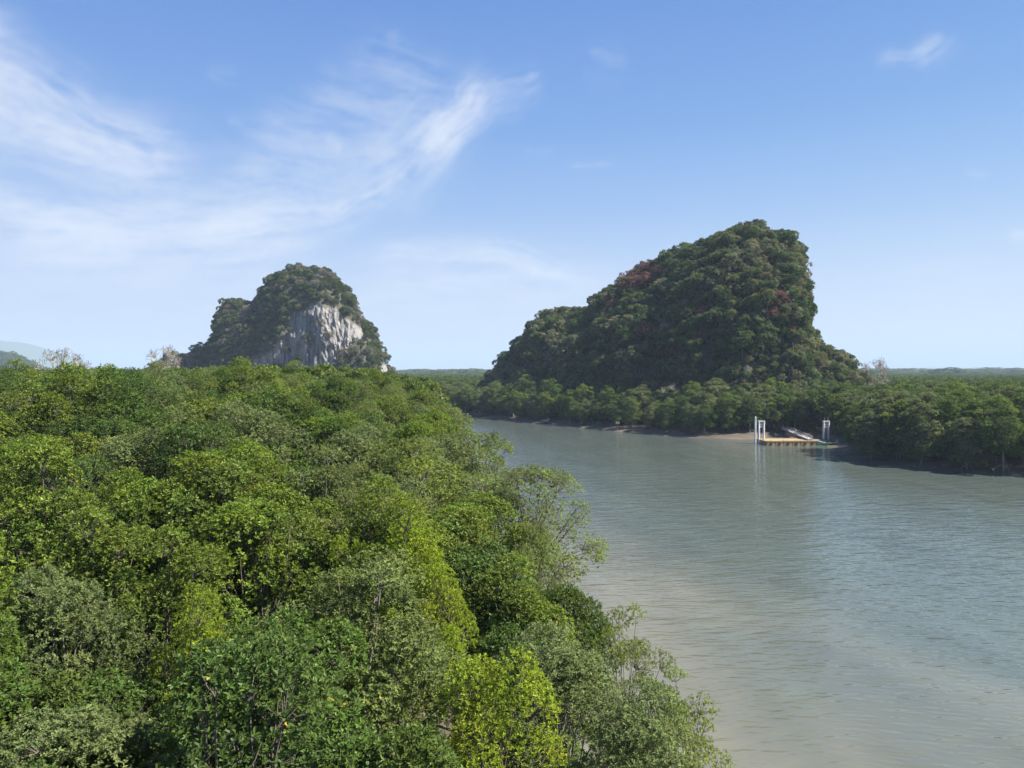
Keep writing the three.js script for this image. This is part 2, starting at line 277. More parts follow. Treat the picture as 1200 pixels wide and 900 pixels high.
/* A tree: trunk, limbs that run to its boughs, and a crown of leaf rosettes on the twig tips of each bough.
   h height, cy and rx, ry the crown's centre and half sizes, n boughs of radius rc, tips twig tips a bough, per leaves a tip. */
function treeParts(o) {
  const r = random(o.seed), leaves = new Leaves(), wood = [], roots = [], dir = V(0, 0, 0), tip = V(0, 0, 0), p = V(0, 0, 0), axis = V(0, 0, 0), side = V(0, 0, 0), ld = V(0, 0, 0), lup = V(0, 0, 0), c = V(0, 0, 0);
  const lean = V((r() - 0.5) * (o.lean ?? 0.5), 0, (r() - 0.5) * (o.lean ?? 0.5)), fork = V(lean.x, o.cy - o.ry * 0.55, lean.z), boughs = [];
  const trunk = tube([V(0, -0.8, 0), V(lean.x * 0.2 + 0.1, fork.y * 0.35, lean.z * 0.1), V(lean.x * 0.6 - 0.1, fork.y * 0.7, lean.z * 0.6), fork, V(lean.x * 1.1, o.cy - o.ry * 0.3, lean.z * 1.1)], [o.girth * 1.25, o.girth, o.girth * 0.85, o.girth * 0.7, o.girth * 0.4], 8);
  for (let i = 0; i < o.n; i++) {
    const z = 1 - (i + 0.5) / o.n * (o.skirt ?? 1.45), a = i * 2.39996 + r() * 0.7, s = Math.sqrt(Math.max(0, 1 - z * z)), reach = i % 4 === 3 ? 0.2 + 0.3 * r() : 0.55 + 0.6 * r();
    c.set(Math.cos(a) * s * o.rx * reach, z * o.ry * (0.75 + 0.35 * reach * r() + 0.1), Math.sin(a) * s * o.rx * reach).add(V(lean.x, o.cy, lean.z));
    boughs.push([c.clone(), o.rc * (0.62 + 0.76 * r()), (o.far ? 0.62 : 0.74) + (o.far ? 0.8 : 0.55) * r()]);
  }
  for (const [b, rc, tone] of boughs) {
    const m = fork.clone().lerp(b, 0.5).add(V((r() - 0.5) * 0.5, -0.15 + 0.2 * r(), (r() - 0.5) * 0.5));
    wood.push(tube([fork, m, b, b.clone().add(V((b.x - lean.x) * 0.12, rc * 0.5, (b.z - lean.z) * 0.12))], [o.girth * 0.3, o.girth * 0.2, o.girth * 0.1, 0.008], o.far ? 3 : 5));
    const out = b.clone().sub(V(lean.x, o.cy, lean.z)).divide(V(o.rx, o.ry, o.rx)).normalize();
    const hueShift = (r() - 0.5) * (o.hue ?? 0.16), tips = Math.round(o.tips * rc * rc / (o.rc * o.rc));
    for (let k = 0; k < tips; k++) {
      unit(r, dir).addScaledVector(out, 0.65); dir.y += 0.4; dir.normalize();
      const rr = rc * (0.45 + 0.6 * Math.sqrt(r()));
      tip.set(b.x + dir.x * rr, b.y + dir.y * rr * (o.tall ?? 0.82), b.z + dir.z * rr);
      unit(r, axis).multiplyScalar(0.45).addScaledVector(dir, 0.55); axis.y += o.up ?? 0.5; axis.normalize();
      if (!o.far && r() < (o.twigs ?? 0.05)) wood.push(tube([b, p.copy(b).lerp(tip, 0.55).add(V((r() - 0.5) * 0.2, (r() - 0.5) * 0.15, (r() - 0.5) * 0.2)).clone(), tip.clone().addScaledVector(axis, r() < 0.2 ? 0.12 : -0.02)], [o.twig ?? 0.013, (o.twig ?? 0.013) * 0.7, (o.twig ?? 0.013) * 0.35], 3));
      side.set(axis.z, 0.2, -axis.x).cross(axis).normalize(); ld.crossVectors(axis, side);
      const sx = side.clone(), sy = ld.clone(), young = r() < (o.young ?? 0.12), tipTone = tone * (0.75 + 0.5 * r());
      for (let l = 0; l < o.per; l++) {
        const w = l * 2.4 + r() * 0.8, open = (o.open ?? 1.05) * (0.5 + 0.8 * r()), sn = Math.sin(open), cs = Math.cos(open);
        ld.copy(axis).multiplyScalar(cs).addScaledVector(sx, sn * Math.cos(w)).addScaledVector(sy, sn * Math.sin(w)).normalize();
        lup.copy(axis).multiplyScalar(0.8); lup.x += (r() - 0.5) * 0.9; lup.y += 0.3; lup.z += (r() - 0.5) * 0.9;
        p.copy(tip).addScaledVector(axis, (r() - 0.6) * o.leaf * 0.9);
        let base = o.cols[Math.floor(r() * o.cols.length)];
        if (young && l < 3) base = o.fresh ?? base;
        if (r() < (o.dry ?? 0.004)) base = [0.4, 0.27, 0.04];
        const t = tipTone * (0.8 + 0.4 * r()), col = [base[0] * t * (1 + hueShift), base[1] * t, base[2] * t * (1 - hueShift)];
        leaves.leaf(p, ld, lup, o.leaf * (0.7 + 0.5 * r()), o.wide * (0.75 + 0.45 * r()), col, o.fine, 0.15 + 0.4 * r());
      }
    }
  }
  if (o.roots) for (let i = 0; i < o.roots; i++) {
    const a = (i / o.roots) * 6.283 + r(), reach = 0.8 + 1.1 * r(), y = 0.9 + 1.5 * r();
    roots.push(tube([V(0, y, 0), V(Math.cos(a) * reach * 0.5, y * 0.85, Math.sin(a) * reach * 0.5), V(Math.cos(a) * reach * 0.9, y * 0.4, Math.sin(a) * reach * 0.9), V(Math.cos(a) * reach, -1.2, Math.sin(a) * reach)], [0.06, 0.05, 0.04, 0.035], 5));
  }
  return { h: o.h, rx: o.rx, trunk, limbs: mergeGeometries(wood), roots: roots.length ? mergeGeometries(roots) : null, crown: leaves.geometry(), leafMaterial: o.material ?? glossy, bark: o.bark ?? barkGrey, look: o.look };
}
function buildTree(parts) {
  const g = new THREE.Group();
  mesh('trunk', parts.trunk, parts.bark, g); mesh('limbs', parts.limbs, parts.bark, g);
  if (parts.roots) mesh('prop_roots', parts.roots, parts.bark, g);
  const c = mesh('crown', parts.crown, parts.leafMaterial, g); c.userData.kind = 'stuff';
  g.userData.parts = undefined; delete g.userData.parts;
  return g;
}
const kinds = {};
function kind(name, list) { kinds[name] = list.map((o) => { const parts = treeParts(o); return { parts, proto: buildTree(parts) }; }); }

const glossyShape = { h: 12, cy: 8.6, rx: 2.0, ry: 3.3, n: 46, rc: 0.74, skirt: 1.75, tips: 118, per: 7, leaf: 0.112, wide: 0.052, fine: true, girth: 0.13, roots: 7, hue: 0.2, tall: 1.2, up: 0.75, open: 1.0 };
kind('glossy', [
  { ...glossyShape, seed: 101, cols: [[0.082, 0.134, 0.013], [0.098, 0.155, 0.018], [0.065, 0.115, 0.017]], fresh: [0.164, 0.227, 0.047], look: 'deep green' },
  { ...glossyShape, seed: 102, cols: [[0.128, 0.193, 0.021], [0.151, 0.214, 0.022], [0.106, 0.163, 0.016]], fresh: [0.223, 0.283, 0.068], young: 0.2, look: 'fresh green' },
  { ...glossyShape, seed: 103, rx: 2.2, ry: 2.2, cols: [[0.097, 0.151, 0.021], [0.084, 0.135, 0.021]], fresh: [0.154, 0.218, 0.067], look: 'deep green' },
  { ...glossyShape, seed: 104, ry: 3.0, cols: [[0.150, 0.210, 0.018], [0.130, 0.194, 0.015]], fresh: [0.239, 0.301, 0.056], young: 0.22, look: 'fresh green' },
  { ...glossyShape, seed: 105, n: 26, rc: 0.9, cols: [[0.072, 0.123, 0.019], [0.063, 0.105, 0.019]], fresh: [0.126, 0.195, 0.047], look: 'deep green' },
  { ...glossyShape, seed: 106, rx: 2.3, leaf: 0.12, wide: 0.054, per: 7, cols: [[0.134, 0.180, 0.021], [0.110, 0.159, 0.021]], fresh: [0.239, 0.276, 0.071], young: 0.18, look: 'olive green' },
]);
const greyShape = { h: 12, cy: 8.7, rx: 2.1, ry: 3.2, n: 52, rc: 0.74, skirt: 1.75, tips: 100, per: 9, leaf: 0.1, wide: 0.045, fine: false, girth: 0.14, hue: 0.1, open: 1.15, material: satin, bark: barkPale, twigs: 0.03, tall: 1.05 };
kind('grey', [
  { ...greyShape, seed: 201, cols: [[0.135, 0.176, 0.046], [0.169, 0.207, 0.062], [0.109, 0.144, 0.036]], fresh: [0.258, 0.302, 0.082], look: 'grey green' },
  { ...greyShape, seed: 202, rx: 2.3, cols: [[0.160, 0.207, 0.046], [0.194, 0.233, 0.065], [0.129, 0.163, 0.036]], fresh: [0.284, 0.327, 0.082], look: 'pale green' },
  { ...greyShape, seed: 203, ry: 2.8, cols: [[0.129, 0.169, 0.050], [0.160, 0.195, 0.069]], fresh: [0.244, 0.276, 0.097], look: 'grey green' },
  { ...greyShape, seed: 204, n: 28, cols: [[0.155, 0.207, 0.032], [0.181, 0.226, 0.041]], fresh: [0.284, 0.327, 0.065], look: 'pale green' },
]);
const columnShape = { h: 12, cy: 9.2, rx: 1.25, ry: 2.9, n: 24, rc: 0.62, tips: 170, per: 7, leaf: 0.085, wide: 0.036, fine: false, girth: 0.1, hue: 0.12, open: 0.85, up: 1.0, tall: 1.6, skirt: 1.6, material: satin, bark: barkGrey, twigs: 0.06 };
kind('column', [
  { ...columnShape, seed: 301, cols: [[0.234, 0.302, 0.018], [0.278, 0.342, 0.023], [0.190, 0.263, 0.017]], fresh: [0.336, 0.401, 0.042], young: 0.3, look: 'yellow green' },
  { ...columnShape, seed: 302, rx: 1.5, ry: 2.5, cols: [[0.219, 0.294, 0.018], [0.255, 0.318, 0.023]], fresh: [0.311, 0.385, 0.042], young: 0.3, look: 'yellow green' },
]);
const openShape = { h: 12, cy: 9.0, rx: 2.5, ry: 2.8, n: 44, rc: 0.85, tips: 96, per: 8, leaf: 0.09, wide: 0.042, fine: false, girth: 0.13, hue: 0.1, open: 1.1, up: 0.4, skirt: 1.7, lean: 1.2, material: satin, bark: barkPale, twigs: 0.16 };
kind('open', [
  { ...openShape, seed: 401, cols: [[0.162, 0.214, 0.049], [0.191, 0.238, 0.061]], fresh: [0.254, 0.309, 0.070], look: 'pale' },
  { ...openShape, seed: 402, rx: 2.0, n: 32, cols: [[0.173, 0.226, 0.035], [0.197, 0.250, 0.044]], fresh: [0.289, 0.333, 0.053], look: 'light green' },
]);
const hillShape = { h: 7, cy: 4.6, rx: 2.9, ry: 2.1, n: 17, rc: 1.1, tips: 40, per: 5, leaf: 0.44, wide: 0.24, fine: false, girth: 0.12, hue: 0.3, open: 1.15, up: 0.5, material: matt, bark: barkPale, far: true, dry: 0 };
kind('hill', [
  { ...hillShape, seed: 501, cols: [[0.069, 0.102, 0.032], [0.081, 0.119, 0.037], [0.059, 0.091, 0.035]], look: 'dark green' },
  { ...hillShape, seed: 502, rx: 3.2, cols: [[0.091, 0.123, 0.042], [0.106, 0.140, 0.050]], look: 'dark green' },
  { ...hillShape, seed: 503, cols: [[0.140, 0.164, 0.062], [0.164, 0.189, 0.074], [0.123, 0.150, 0.062]], look: 'olive' },
  { ...hillShape, seed: 504, ry: 2.5, cols: [[0.123, 0.150, 0.069], [0.150, 0.164, 0.081]], look: 'olive' },
  { ...hillShape, seed: 505, tips: 34, cols: [[0.246, 0.238, 0.114], [0.278, 0.263, 0.132], [0.197, 0.197, 0.101]], look: 'yellowish' },
  { ...hillShape, seed: 506, tips: 26, cols: [[0.215, 0.189, 0.154], [0.182, 0.164, 0.132]], look: 'grey brown' },
  { ...hillShape, seed: 507, tips: 26, cols: [[0.215, 0.081, 0.078], [0.182, 0.099, 0.081], [0.140, 0.106, 0.062]], look: 'rusty red' },
]);
const bareShape = { h: 8, cy: 5.2, rx: 3.0, ry: 2.4, n: 22, rc: 1.1, tips: 18, per: 3, leaf: 0.3, wide: 0.1, twig: 0.035, fine: false, girth: 0.14, open: 1.2, twigs: 1, material: matt, bark: barkBleached, cols: [[0.2, 0.17, 0.13], [0.17, 0.16, 0.11]], dry: 0 };
kind('bare', [{ ...bareShape, seed: 601, look: 'pale' }, { ...bareShape, seed: 602, n: 16, look: 'pale' }]);
const bankShape = { h: 12, cy: 6.4, rx: 2.7, ry: 5.4, n: 54, rc: 1.05, tips: 44, per: 6, leaf: 0.27, wide: 0.15, fine: false, girth: 0.16, open: 1.1, up: 0.4, skirt: 1.82, hue: 0.2, roots: 8, dry: 0, material: satin, bark: barkPale, twigs: 0.02 };
kind('bank', [
  { ...bankShape, seed: 801, cols: [[0.076, 0.131, 0.020], [0.094, 0.147, 0.023], [0.063, 0.112, 0.020]], fresh: [0.163, 0.211, 0.034], look: 'deep green' },
  { ...bankShape, seed: 802, ry: 5.0, cy: 6.9, cols: [[0.106, 0.163, 0.023], [0.126, 0.177, 0.027]], fresh: [0.214, 0.249, 0.046], young: 0.2, look: 'fresh green' },
  { ...bankShape, seed: 803, rx: 2.9, cols: [[0.131, 0.168, 0.057], [0.151, 0.186, 0.068]], fresh: [0.226, 0.262, 0.090], look: 'grey green' },
  { ...bankShape, seed: 804, rx: 2.5, ry: 4.4, cy: 7.4, cols: [[0.088, 0.139, 0.023], [0.075, 0.125, 0.023]], fresh: [0.188, 0.237, 0.046], look: 'deep green' },
]);
const farShape = { h: 12, cy: 8.6, rx: 3.0, ry: 3.2, n: 20, rc: 1.15, tips: 26, per: 4, leaf: 0.55, wide: 0.3, fine: false, girth: 0.15, open: 1.0, far: true, dry: 0, material: matt };
kind('far', [
  { ...farShape, seed: 701, cols: [[0.066, 0.107, 0.016], [0.078, 0.124, 0.019]], fresh: [0.136, 0.184, 0.033], look: 'green' },
  { ...farShape, seed: 702, cols: [[0.084, 0.130, 0.019], [0.100, 0.139, 0.023]], fresh: [0.157, 0.204, 0.046], look: 'green' },
  { ...farShape, seed: 703, cols: [[0.094, 0.124, 0.039], [0.104, 0.134, 0.050]], fresh: [0.157, 0.194, 0.067], look: 'green' },
]);
function placeTree(k, i, name, label, position, scale, turn, group) {
  const g = kinds[k][i % kinds[k].length].proto.clone();
  g.name = numbered(name); g.position.copy(position); g.scale.setScalar(scale); g.rotation.y = turn; scene.add(g);
  return tag(g, label, 'tree', group);
}
// many far trees as one object: an instanced crown for each shape
function forest(name, label, list, k) {
  const g = new THREE.Group(); g.name = numbered(name); g.userData.kind = 'stuff'; g.userData.label = label; scene.add(g);
  const q = new THREE.Quaternion(), up = V(0, 1, 0), m = new THREE.Matrix4(), by = new Map();
  for (const t of list) { const key = t.i % kinds[k].length; if (!by.has(key)) by.set(key, []); by.get(key).push(t); }
  for (const [i, ts] of by) {
    const parts = kinds[k][i].parts;
    for (const [part, geometry, material] of [['crown', parts.crown, parts.leafMaterial], ['limbs', parts.limbs, parts.bark]]) {
      const im = new THREE.InstancedMesh(geometry, material, ts.length); im.name = part; im.castShadow = im.receiveShadow = true; im.userData.kind = 'stuff';
      ts.forEach((t, n) => im.setMatrixAt(n, m.compose(t.p, q.setFromAxisAngle(up, t.turn), V(t.s * (t.w ?? 1), t.s, t.s * (t.w ?? 1)))));
      g.add(im);
    }
  }
  return g;
}
// scatter with a minimum distance between neighbours
function scatter(r, tries, pick, spacing, accept, taken = []) {
  const cell = 4, grid = new Map(), key = (x, d) => Math.floor(x / cell) + ':' + Math.floor(d / cell), out = [];
  const put = (x, d) => { const k = key(x, d); if (!grid.has(k)) grid.set(k, []); grid.get(k).push([x, d]); };
  for (const [x, d] of taken) put(x, d);
  for (let t = 0; t < tries; t++) {
    const [x, d] = pick(); if (!accept(x, d)) continue;
    const s = spacing(x, d), n = Math.ceil(s / cell); let ok = true;
    for (let i = -n; i <= n && ok; i++) for (let j = -n; j <= n && ok; j++) for (const [a, b] of grid.get(key(x + i * cell, d + j * cell)) ?? []) if ((a - x) ** 2 + (b - d) ** 2 < s * s) { ok = false; break; }
    if (ok) { put(x, d); out.push([x, d]); }
  }
  return out;
}

// ------------------------------------------------------------------ the two limestone hills
/* A hill is given by its skyline (bearing and height of the ridge), the distance of the ridge and the distance of its foot. */
function hill(o) {
  const cols = [], rows = o.rows, pos = [], idx = [], col = [], uv = [], cells = [];
  for (let px = o.from; px <= o.to; px += o.step) cols.push(px);
  const back = 10, total = rows + back + 1;
  for (const px of cols) {
    const b = bearing(px), D = curve(o.ridge, px), foot = curve(o.foot, px), ridgeTop = Math.max(2, EYE + rise(curve(o.skyline, px)) * D - o.cover);
    for (let j = 0; j < total; j++) {
      const k = j <= rows ? j / rows : 1 - (j - rows) / (back + 1), t = Math.pow(Math.max(0, 1 - Math.pow(k, 1 / o.q)), 1 / o.p) * (j <= rows ? -1 : 1), w = j <= rows ? D - foot : 45;
      let d = D + t * w, y = ridgeTop * k + (k < 1 ? 0 : 0);
      const x0 = b * d, bell = Math.pow(Math.sin(Math.PI * clamp(k, 0.02, 0.98)), 0.6), rib = (1 - 2 * Math.abs(noise(x0 * 0.045, y * 0.012, 2.1))) * 5 + fbm(x0 * 0.11, y * 0.06, 7.1, 4) * (o.bare ? 4 : 7);
      d += (j <= rows ? -1 : 1) * rib * bell;
      const bare = o.bare ? o.bare(px, (HORIZON - ((y - EYE) / d) * FOCAL)) : 0;
      if (bare > 0) {                                        // fluted bare rock
        const flute = Math.abs(noise(x0 * 0.42, y * 0.05, 4.4)) * 2.4 + fbm(x0 * 0.9, y * 0.25, 1.1, 4) * 2.6 - Math.max(0, noise(x0 * 0.12, y * 0.1, 9.2)) * 4;
        d += bare * flute;
      }
      pos.push(b * d, y - 0.5, -d); uv.push(b * d / 6, y / 6);
      const s = fbm(x0 * 0.7, y * 0.045, 3.7, 5), crack = smooth(Math.abs(fbm(x0 * 0.35, y * 0.09, 8.3, 4)), 0.05, 0.0), f = fbm(x0 * 0.3, y * 0.2, 6.1, 4), stain = Math.max(smooth(s + 0.35 * f, 0.04, 0.2), 0.9 * crack), warm = smooth(f, 0.12, 0.3) * 0.5, tone = 0.9 + 0.5 * f;
      const rock = [lerp(0.26, 0.11, stain) * tone, lerp(lerp(0.252, 0.21, warm), 0.104, stain) * tone, lerp(lerp(0.245, 0.16, warm), 0.1, stain) * tone], soil = [0.05, 0.052, 0.03];
      col.push(...rock.map((v, i) => lerp(soil[i], v, clamp(bare * 1.4, 0, 1))));
      cells.push({ px, k, front: j <= rows, bare });
    }
  }
  for (let i = 0; i < cols.length - 1; i++) for (let j = 0; j < total - 1; j++) { const p = i * total + j, q = p + total; idx.push(p, q, p + 1, q, q + 1, p + 1); }
  const g = new THREE.BufferGeometry();
  g.setAttribute('position', new THREE.Float32BufferAttribute(pos, 3)); g.setAttribute('color', new THREE.Float32BufferAttribute(col, 3)); g.setAttribute('uv', new THREE.Float32BufferAttribute(uv, 2)); g.setIndex(idx); g.computeVertexNormals();
  const m = structure('limestone_hill', g, new THREE.MeshStandardMaterial({ vertexColors: true, roughness: 0.92, bumpMap: grain, bumpScale: 0.5 }), o.label);
  // trees on its surface, apart from one another
  const r = random(o.seed), trees = [], grid = new Map(), a = V(0, 0, 0), b = V(0, 0, 0), c = V(0, 0, 0), areas = [], P3 = g.attributes.position; let sum = 0;
  const tris = idx.length / 3;
  for (let t = 0; t < tris; t++) {
    const [i, j, k] = [idx[3 * t], idx[3 * t + 1], idx[3 * t + 2]], keep = (cells[i].front || cells[i].k > 0.8);
    a.fromBufferAttribute(P3, i); b.fromBufferAttribute(P3, j); c.fromBufferAttribute(P3, k);
    sum += keep ? b.clone().sub(a).cross(c.clone().sub(a)).length() / 2 : 0; areas.push(sum);
  }
  const key = (v) => Math.floor(v.x / 4) + ':' + Math.floor(v.y / 4) + ':' + Math.floor(v.z / 4), nrm = V(0, 0, 0);
  for (let n = 0; n < o.tries; n++) {
    const want = r() * sum; let lo = 0, hi = tris - 1; while (lo < hi) { const mid = (lo + hi) >> 1; if (areas[mid] < want) lo = mid + 1; else hi = mid; }
    const [i, j, k] = [idx[3 * lo], idx[3 * lo + 1], idx[3 * lo + 2]]; let u = r(), v = r(); if (u + v > 1) { u = 1 - u; v = 1 - v; }
    a.fromBufferAttribute(P3, i); b.fromBufferAttribute(P3, j).sub(a); c.fromBufferAttribute(P3, k).sub(a); nrm.crossVectors(b, c).normalize();
    const p = a.clone().addScaledVector(b, u).addScaledVector(c, v), bare = (cells[i].bare + cells[j].bare + cells[k].bare) / 3;
    if (bare > 0.12 && r() > 0.012) continue;
    const s = o.spacing; let ok = true;
    for (let x = -1; x <= 1 && ok; x++) for (let y = -1; y <= 1 && ok; y++) for (let z = -1; z <= 1 && ok; z++) for (const q of grid.get(key(V(p.x + 4 * x, p.y + 4 * y, p.z + 4 * z))) ?? []) if (q.distanceToSquared(p) < s * s) { ok = false; break; }
    if (!ok) continue;
    const kk = key(p); if (!grid.has(kk)) grid.set(kk, []); grid.get(kk).push(p);
    trees.push({ p, n: nrm.clone(), px: 600 + FOCAL * p.x / -p.z, py: HORIZON - FOCAL * (p.y - EYE) / -p.z, front: cells[i].front });
  }
  return { mesh: m, trees };
}
const inside = (poly, x, y) => { let s = false; for (let i = 0, j = poly.length - 1; i < poly.length; j = i++) { const [x1, y1] = poly[j], [x2, y2] = poly[i]; if ((y1 > y) !== (y2 > y) && x < ((x2 - x1) * (y - y1)) / (y2 - y1) + x1) s = !s; } return s; };
function edgeShare(poly, x, y, soft) { let n = 0; for (const [dx, dy] of [[0, 0], [soft, 0], [-soft, 0], [0, soft], [0, -soft]]) n += inside(poly, x + dx, y + dy) ? 0.2 : 0; return n; }

const rightHill = hill({
  label: 'steep limestone hill beyond the river, covered in forest', from: 548, to: 1056, step: 3, rows: 46, p: 2.0, q: 0.72, cover: 8.6, seed: 71, spacing: 2.6, tries: 17000,
  skyline: [[545, 456], [564, 442], [580, 425], [597, 402], [615, 378], [640, 356], [662, 351], [688, 355], [700, 345], [722, 322], [745, 307], [770, 294], [800, 285], [830, 273], [855, 263], [890, 258], [908, 259], [922, 264], [931, 275], [935, 300], [937, 338], [942, 366], [950, 388], [960, 396], [980, 402], [998, 414], [1012, 430], [1028, 442], [1044, 462]],
  ridge: [[545, 338], [640, 350], [700, 340], [770, 322], [830, 304], [890, 288], [940, 276], [960, 266], [1000, 258], [1056, 256]],
  foot: [[545, 322], [620, 300], [700, 262], [800, 236], [880, 222], [950, 224], [1000, 232], [1056, 244]],
});
const cliffPoly = [[340, 378], [356, 362], [380, 357], [402, 366], [420, 384], [428, 398], [422, 406], [408, 406], [402, 414], [394, 424], [384, 436], [376, 448], [326, 450], [276, 450], [280, 430], [296, 418], [314, 415], [324, 406], [333, 394]];
const cliffFoot = [[441, 436], [450, 424], [456, 430], [452, 445], [440, 446]];
const leftHill = hill({
  label: 'rounded limestone hill with a bare grey cliff', from: 168, to: 470, step: 1.0, rows: 110, p: 2.6, q: 0.42, cover: 7, seed: 72, spacing: 3.2, tries: 12000,
  skyline: [[166, 450], [176, 430], [186, 414], [204, 407], [220, 413], [226, 402], [240, 396], [253, 391], [255, 368], [260, 352], [268, 343], [290, 345], [299, 347], [308, 332], [322, 318], [338, 309], [360, 306], [380, 310], [397, 322], [411, 342], [421, 362], [431, 376], [438, 386], [444, 402], [453, 414], [459, 432], [468, 452]],
  ridge: [[165, 462], [200, 470], [300, 462], [360, 450], [470, 442]],
  foot: [[165, 436], [200, 440], [290, 424], [350, 408], [430, 404], [470, 420]],
  bare: (x, y) => { const wx = x + 9 * noise(x * 0.06, y * 0.06, 1.7), wy = y + 9 * noise(x * 0.06, y * 0.06, 5.7); return Math.max(edgeShare(cliffPoly, wx, wy, 3), edgeShare(cliffFoot, x, y, 2)); },
});
{
  const r = random(83), list = [];
  const redSpots = [[758, 322], [742, 337], [820, 388], [832, 378], [856, 380], [905, 370], [785, 425], [700, 350], [828, 400], [765, 330]];
  for (const [hillNo, h] of [rightHill, leftHill].entries()) for (const t of h.trees) {
    const patch = fbm(t.p.x * 0.05, t.p.y * 0.07, t.p.z * 0.05, 3), q = r() + patch * 0.9;
    let i = q < 0.34 ? 0 : q < 0.62 ? 1 : q < 0.8 ? 2 : q < 0.95 ? 3 : q < 1.12 ? 4 : 5;
    if (!hillNo) {
      for (const [x, y] of redSpots) if (Math.hypot(t.px - x, t.py - y) < 9 + 8 * r()) i = r() < 0.5 ? 6 : i;
      if (r() < 0.012) i = 6;
      if (t.px > 840 && r() < 0.3) i = 2 + Math.floor(r() * 3);
      if (t.px < 660 && t.py < 410 && r() < 0.25) i = r() < 0.5 ? 5 : 4;
    } else if (r() < 0.12 || (t.px < 228 && r() < 0.8)) i = 5;
    const s = (0.4 + 0.7 * Math.pow(r(), 2.6) + 0.2 * r()) * (hillNo ? 0.88 : 1);
    list.push({ ...t, hillNo, i, s, turn: r() * 6.283, p: t.p.clone().add(V(t.n.x * 0.6, -1.3 * s - 0.6 + 0.9 * Math.max(0, t.n.y) , t.n.z * 0.6)) });
  }
  const seen = list.filter((t) => t.hillNo === 0 && t.front && t.py < 480).sort((a, b) => b.s / -b.p.z - a.s / -a.p.z).slice(0, 280), chosen = new Set(seen);
  for (const t of seen) {
    const look = kinds.hill[t.i].parts.look, zone = t.py < 315 ? 'near the summit' : t.px > 915 ? 'on the right edge' : t.px < 680 ? 'on the low left shoulder' : t.py > 430 ? 'at the foot' : t.px < 790 ? 'on the shaded left slope' : 'on the broad middle';
    placeTree('hill', t.i, 'hillside_tree', `${look} ${look === 'rusty red' || look === 'grey brown' ? 'thin' : 'bushy'} tree ${zone} of the steep hill behind the pier`, t.p, t.s, t.turn, `${look} trees ${zone} of the hill behind the pier`);
  }
  forest('hillside_forest', 'dense forest of smaller trees clinging to the hill behind the pier', list.filter((t) => t.hillNo === 0 && !chosen.has(t)), 'hill');
  forest('hillside_forest', 'dark forest draped over the hill with the bare grey cliff', list.filter((t) => t.hillNo === 1), 'hill');
}

// ------------------------------------------------------------------ the near mangrove forest on the left bank
const nearX = (d) => curve(nearBank, d);
function canopy(x, d) {                                     // height of the tree tops
  const inland = nearX(d) - x, top = curve([[6, 10.2], [14, 10.8], [22, 11.6], [40, 13.2], [60, 14.4], [80, 15.1], [110, 15.6], [150, 15.7], [220, 15.8]], d);
  return top - (1 - smooth(inland, 0, 22)) * curve([[10, 1.4], [40, 1.6], [90, 2.6], [150, 2.2]], d) - 0.5 * smooth(-x / d, 0.3, 0.6) * smooth(d, 60, 130) + 1.8 * fbm(x * 0.13, d * 0.13, 2.9, 3);
}
const looks = { glossy: 'thick leathery leaves', grey: 'small dull leaves', column: 'fine upright leaves', open: 'an open airy crown' };
const names = { glossy: 'mangrove_tree', grey: 'small_leaved_mangrove', column: 'columnar_mangrove', open: 'bankside_mangrove' };
const special = [                                           // kind, shape, x, distance, top, width, label
  ['open', 0, 1.0, 38, 13.2, 1.12, 'pale airy mangrove leaning out over the river from the forest edge', 'airy leaning tree'],
  ['column', 0, -3.5, 24.4, 11.7, 1.1, 'tallest bright yellow green columnar mangrove among the dark forest', 'tallest yellow column'],
  ['column', 1, -2.3, 23.2, 11.0, 0.9, 'lower yellow green columnar mangrove beside the tallest bright one', 'lower yellow column'],
  ['column', 1, -5.3, 24.6, 10.9, 0.7, 'small yellow green mangrove left of the tall bright columns', 'small yellow column'],
  ['column', 1, -0.5, 16.6, 10.6, 1.1, 'broad low yellow green mangrove among dull leaved trees', 'broad yellow mangrove'],
  ['open', 1, 4.4, 20.2, 9.5, 0.75, 'thin light green mangrove at the tip of the bank, over pale water', 'thin bank tip tree'],
  ['open', 1, 3.6, 24.0, 10.2, 0.7, 'small light green mangrove rising at the edge of the pale water', 'small bank edge tree'],
  ['glossy', 2, 2.1, 27.5, 10.9, 0.8, 'dark glossy mangrove bush overhanging the pale shallow water', 'dark overhanging bush'],
  ['grey', 1, 0.7, 33, 11.2, 0.8, 'small pale mangrove below the airy tree on the bank', 'small pale bank tree'],
  ['grey', 3, -1.8, 56, 13.4, 0.95, 'round pale green mangrove where the bank steps back', 'round pale bank tree'],
];
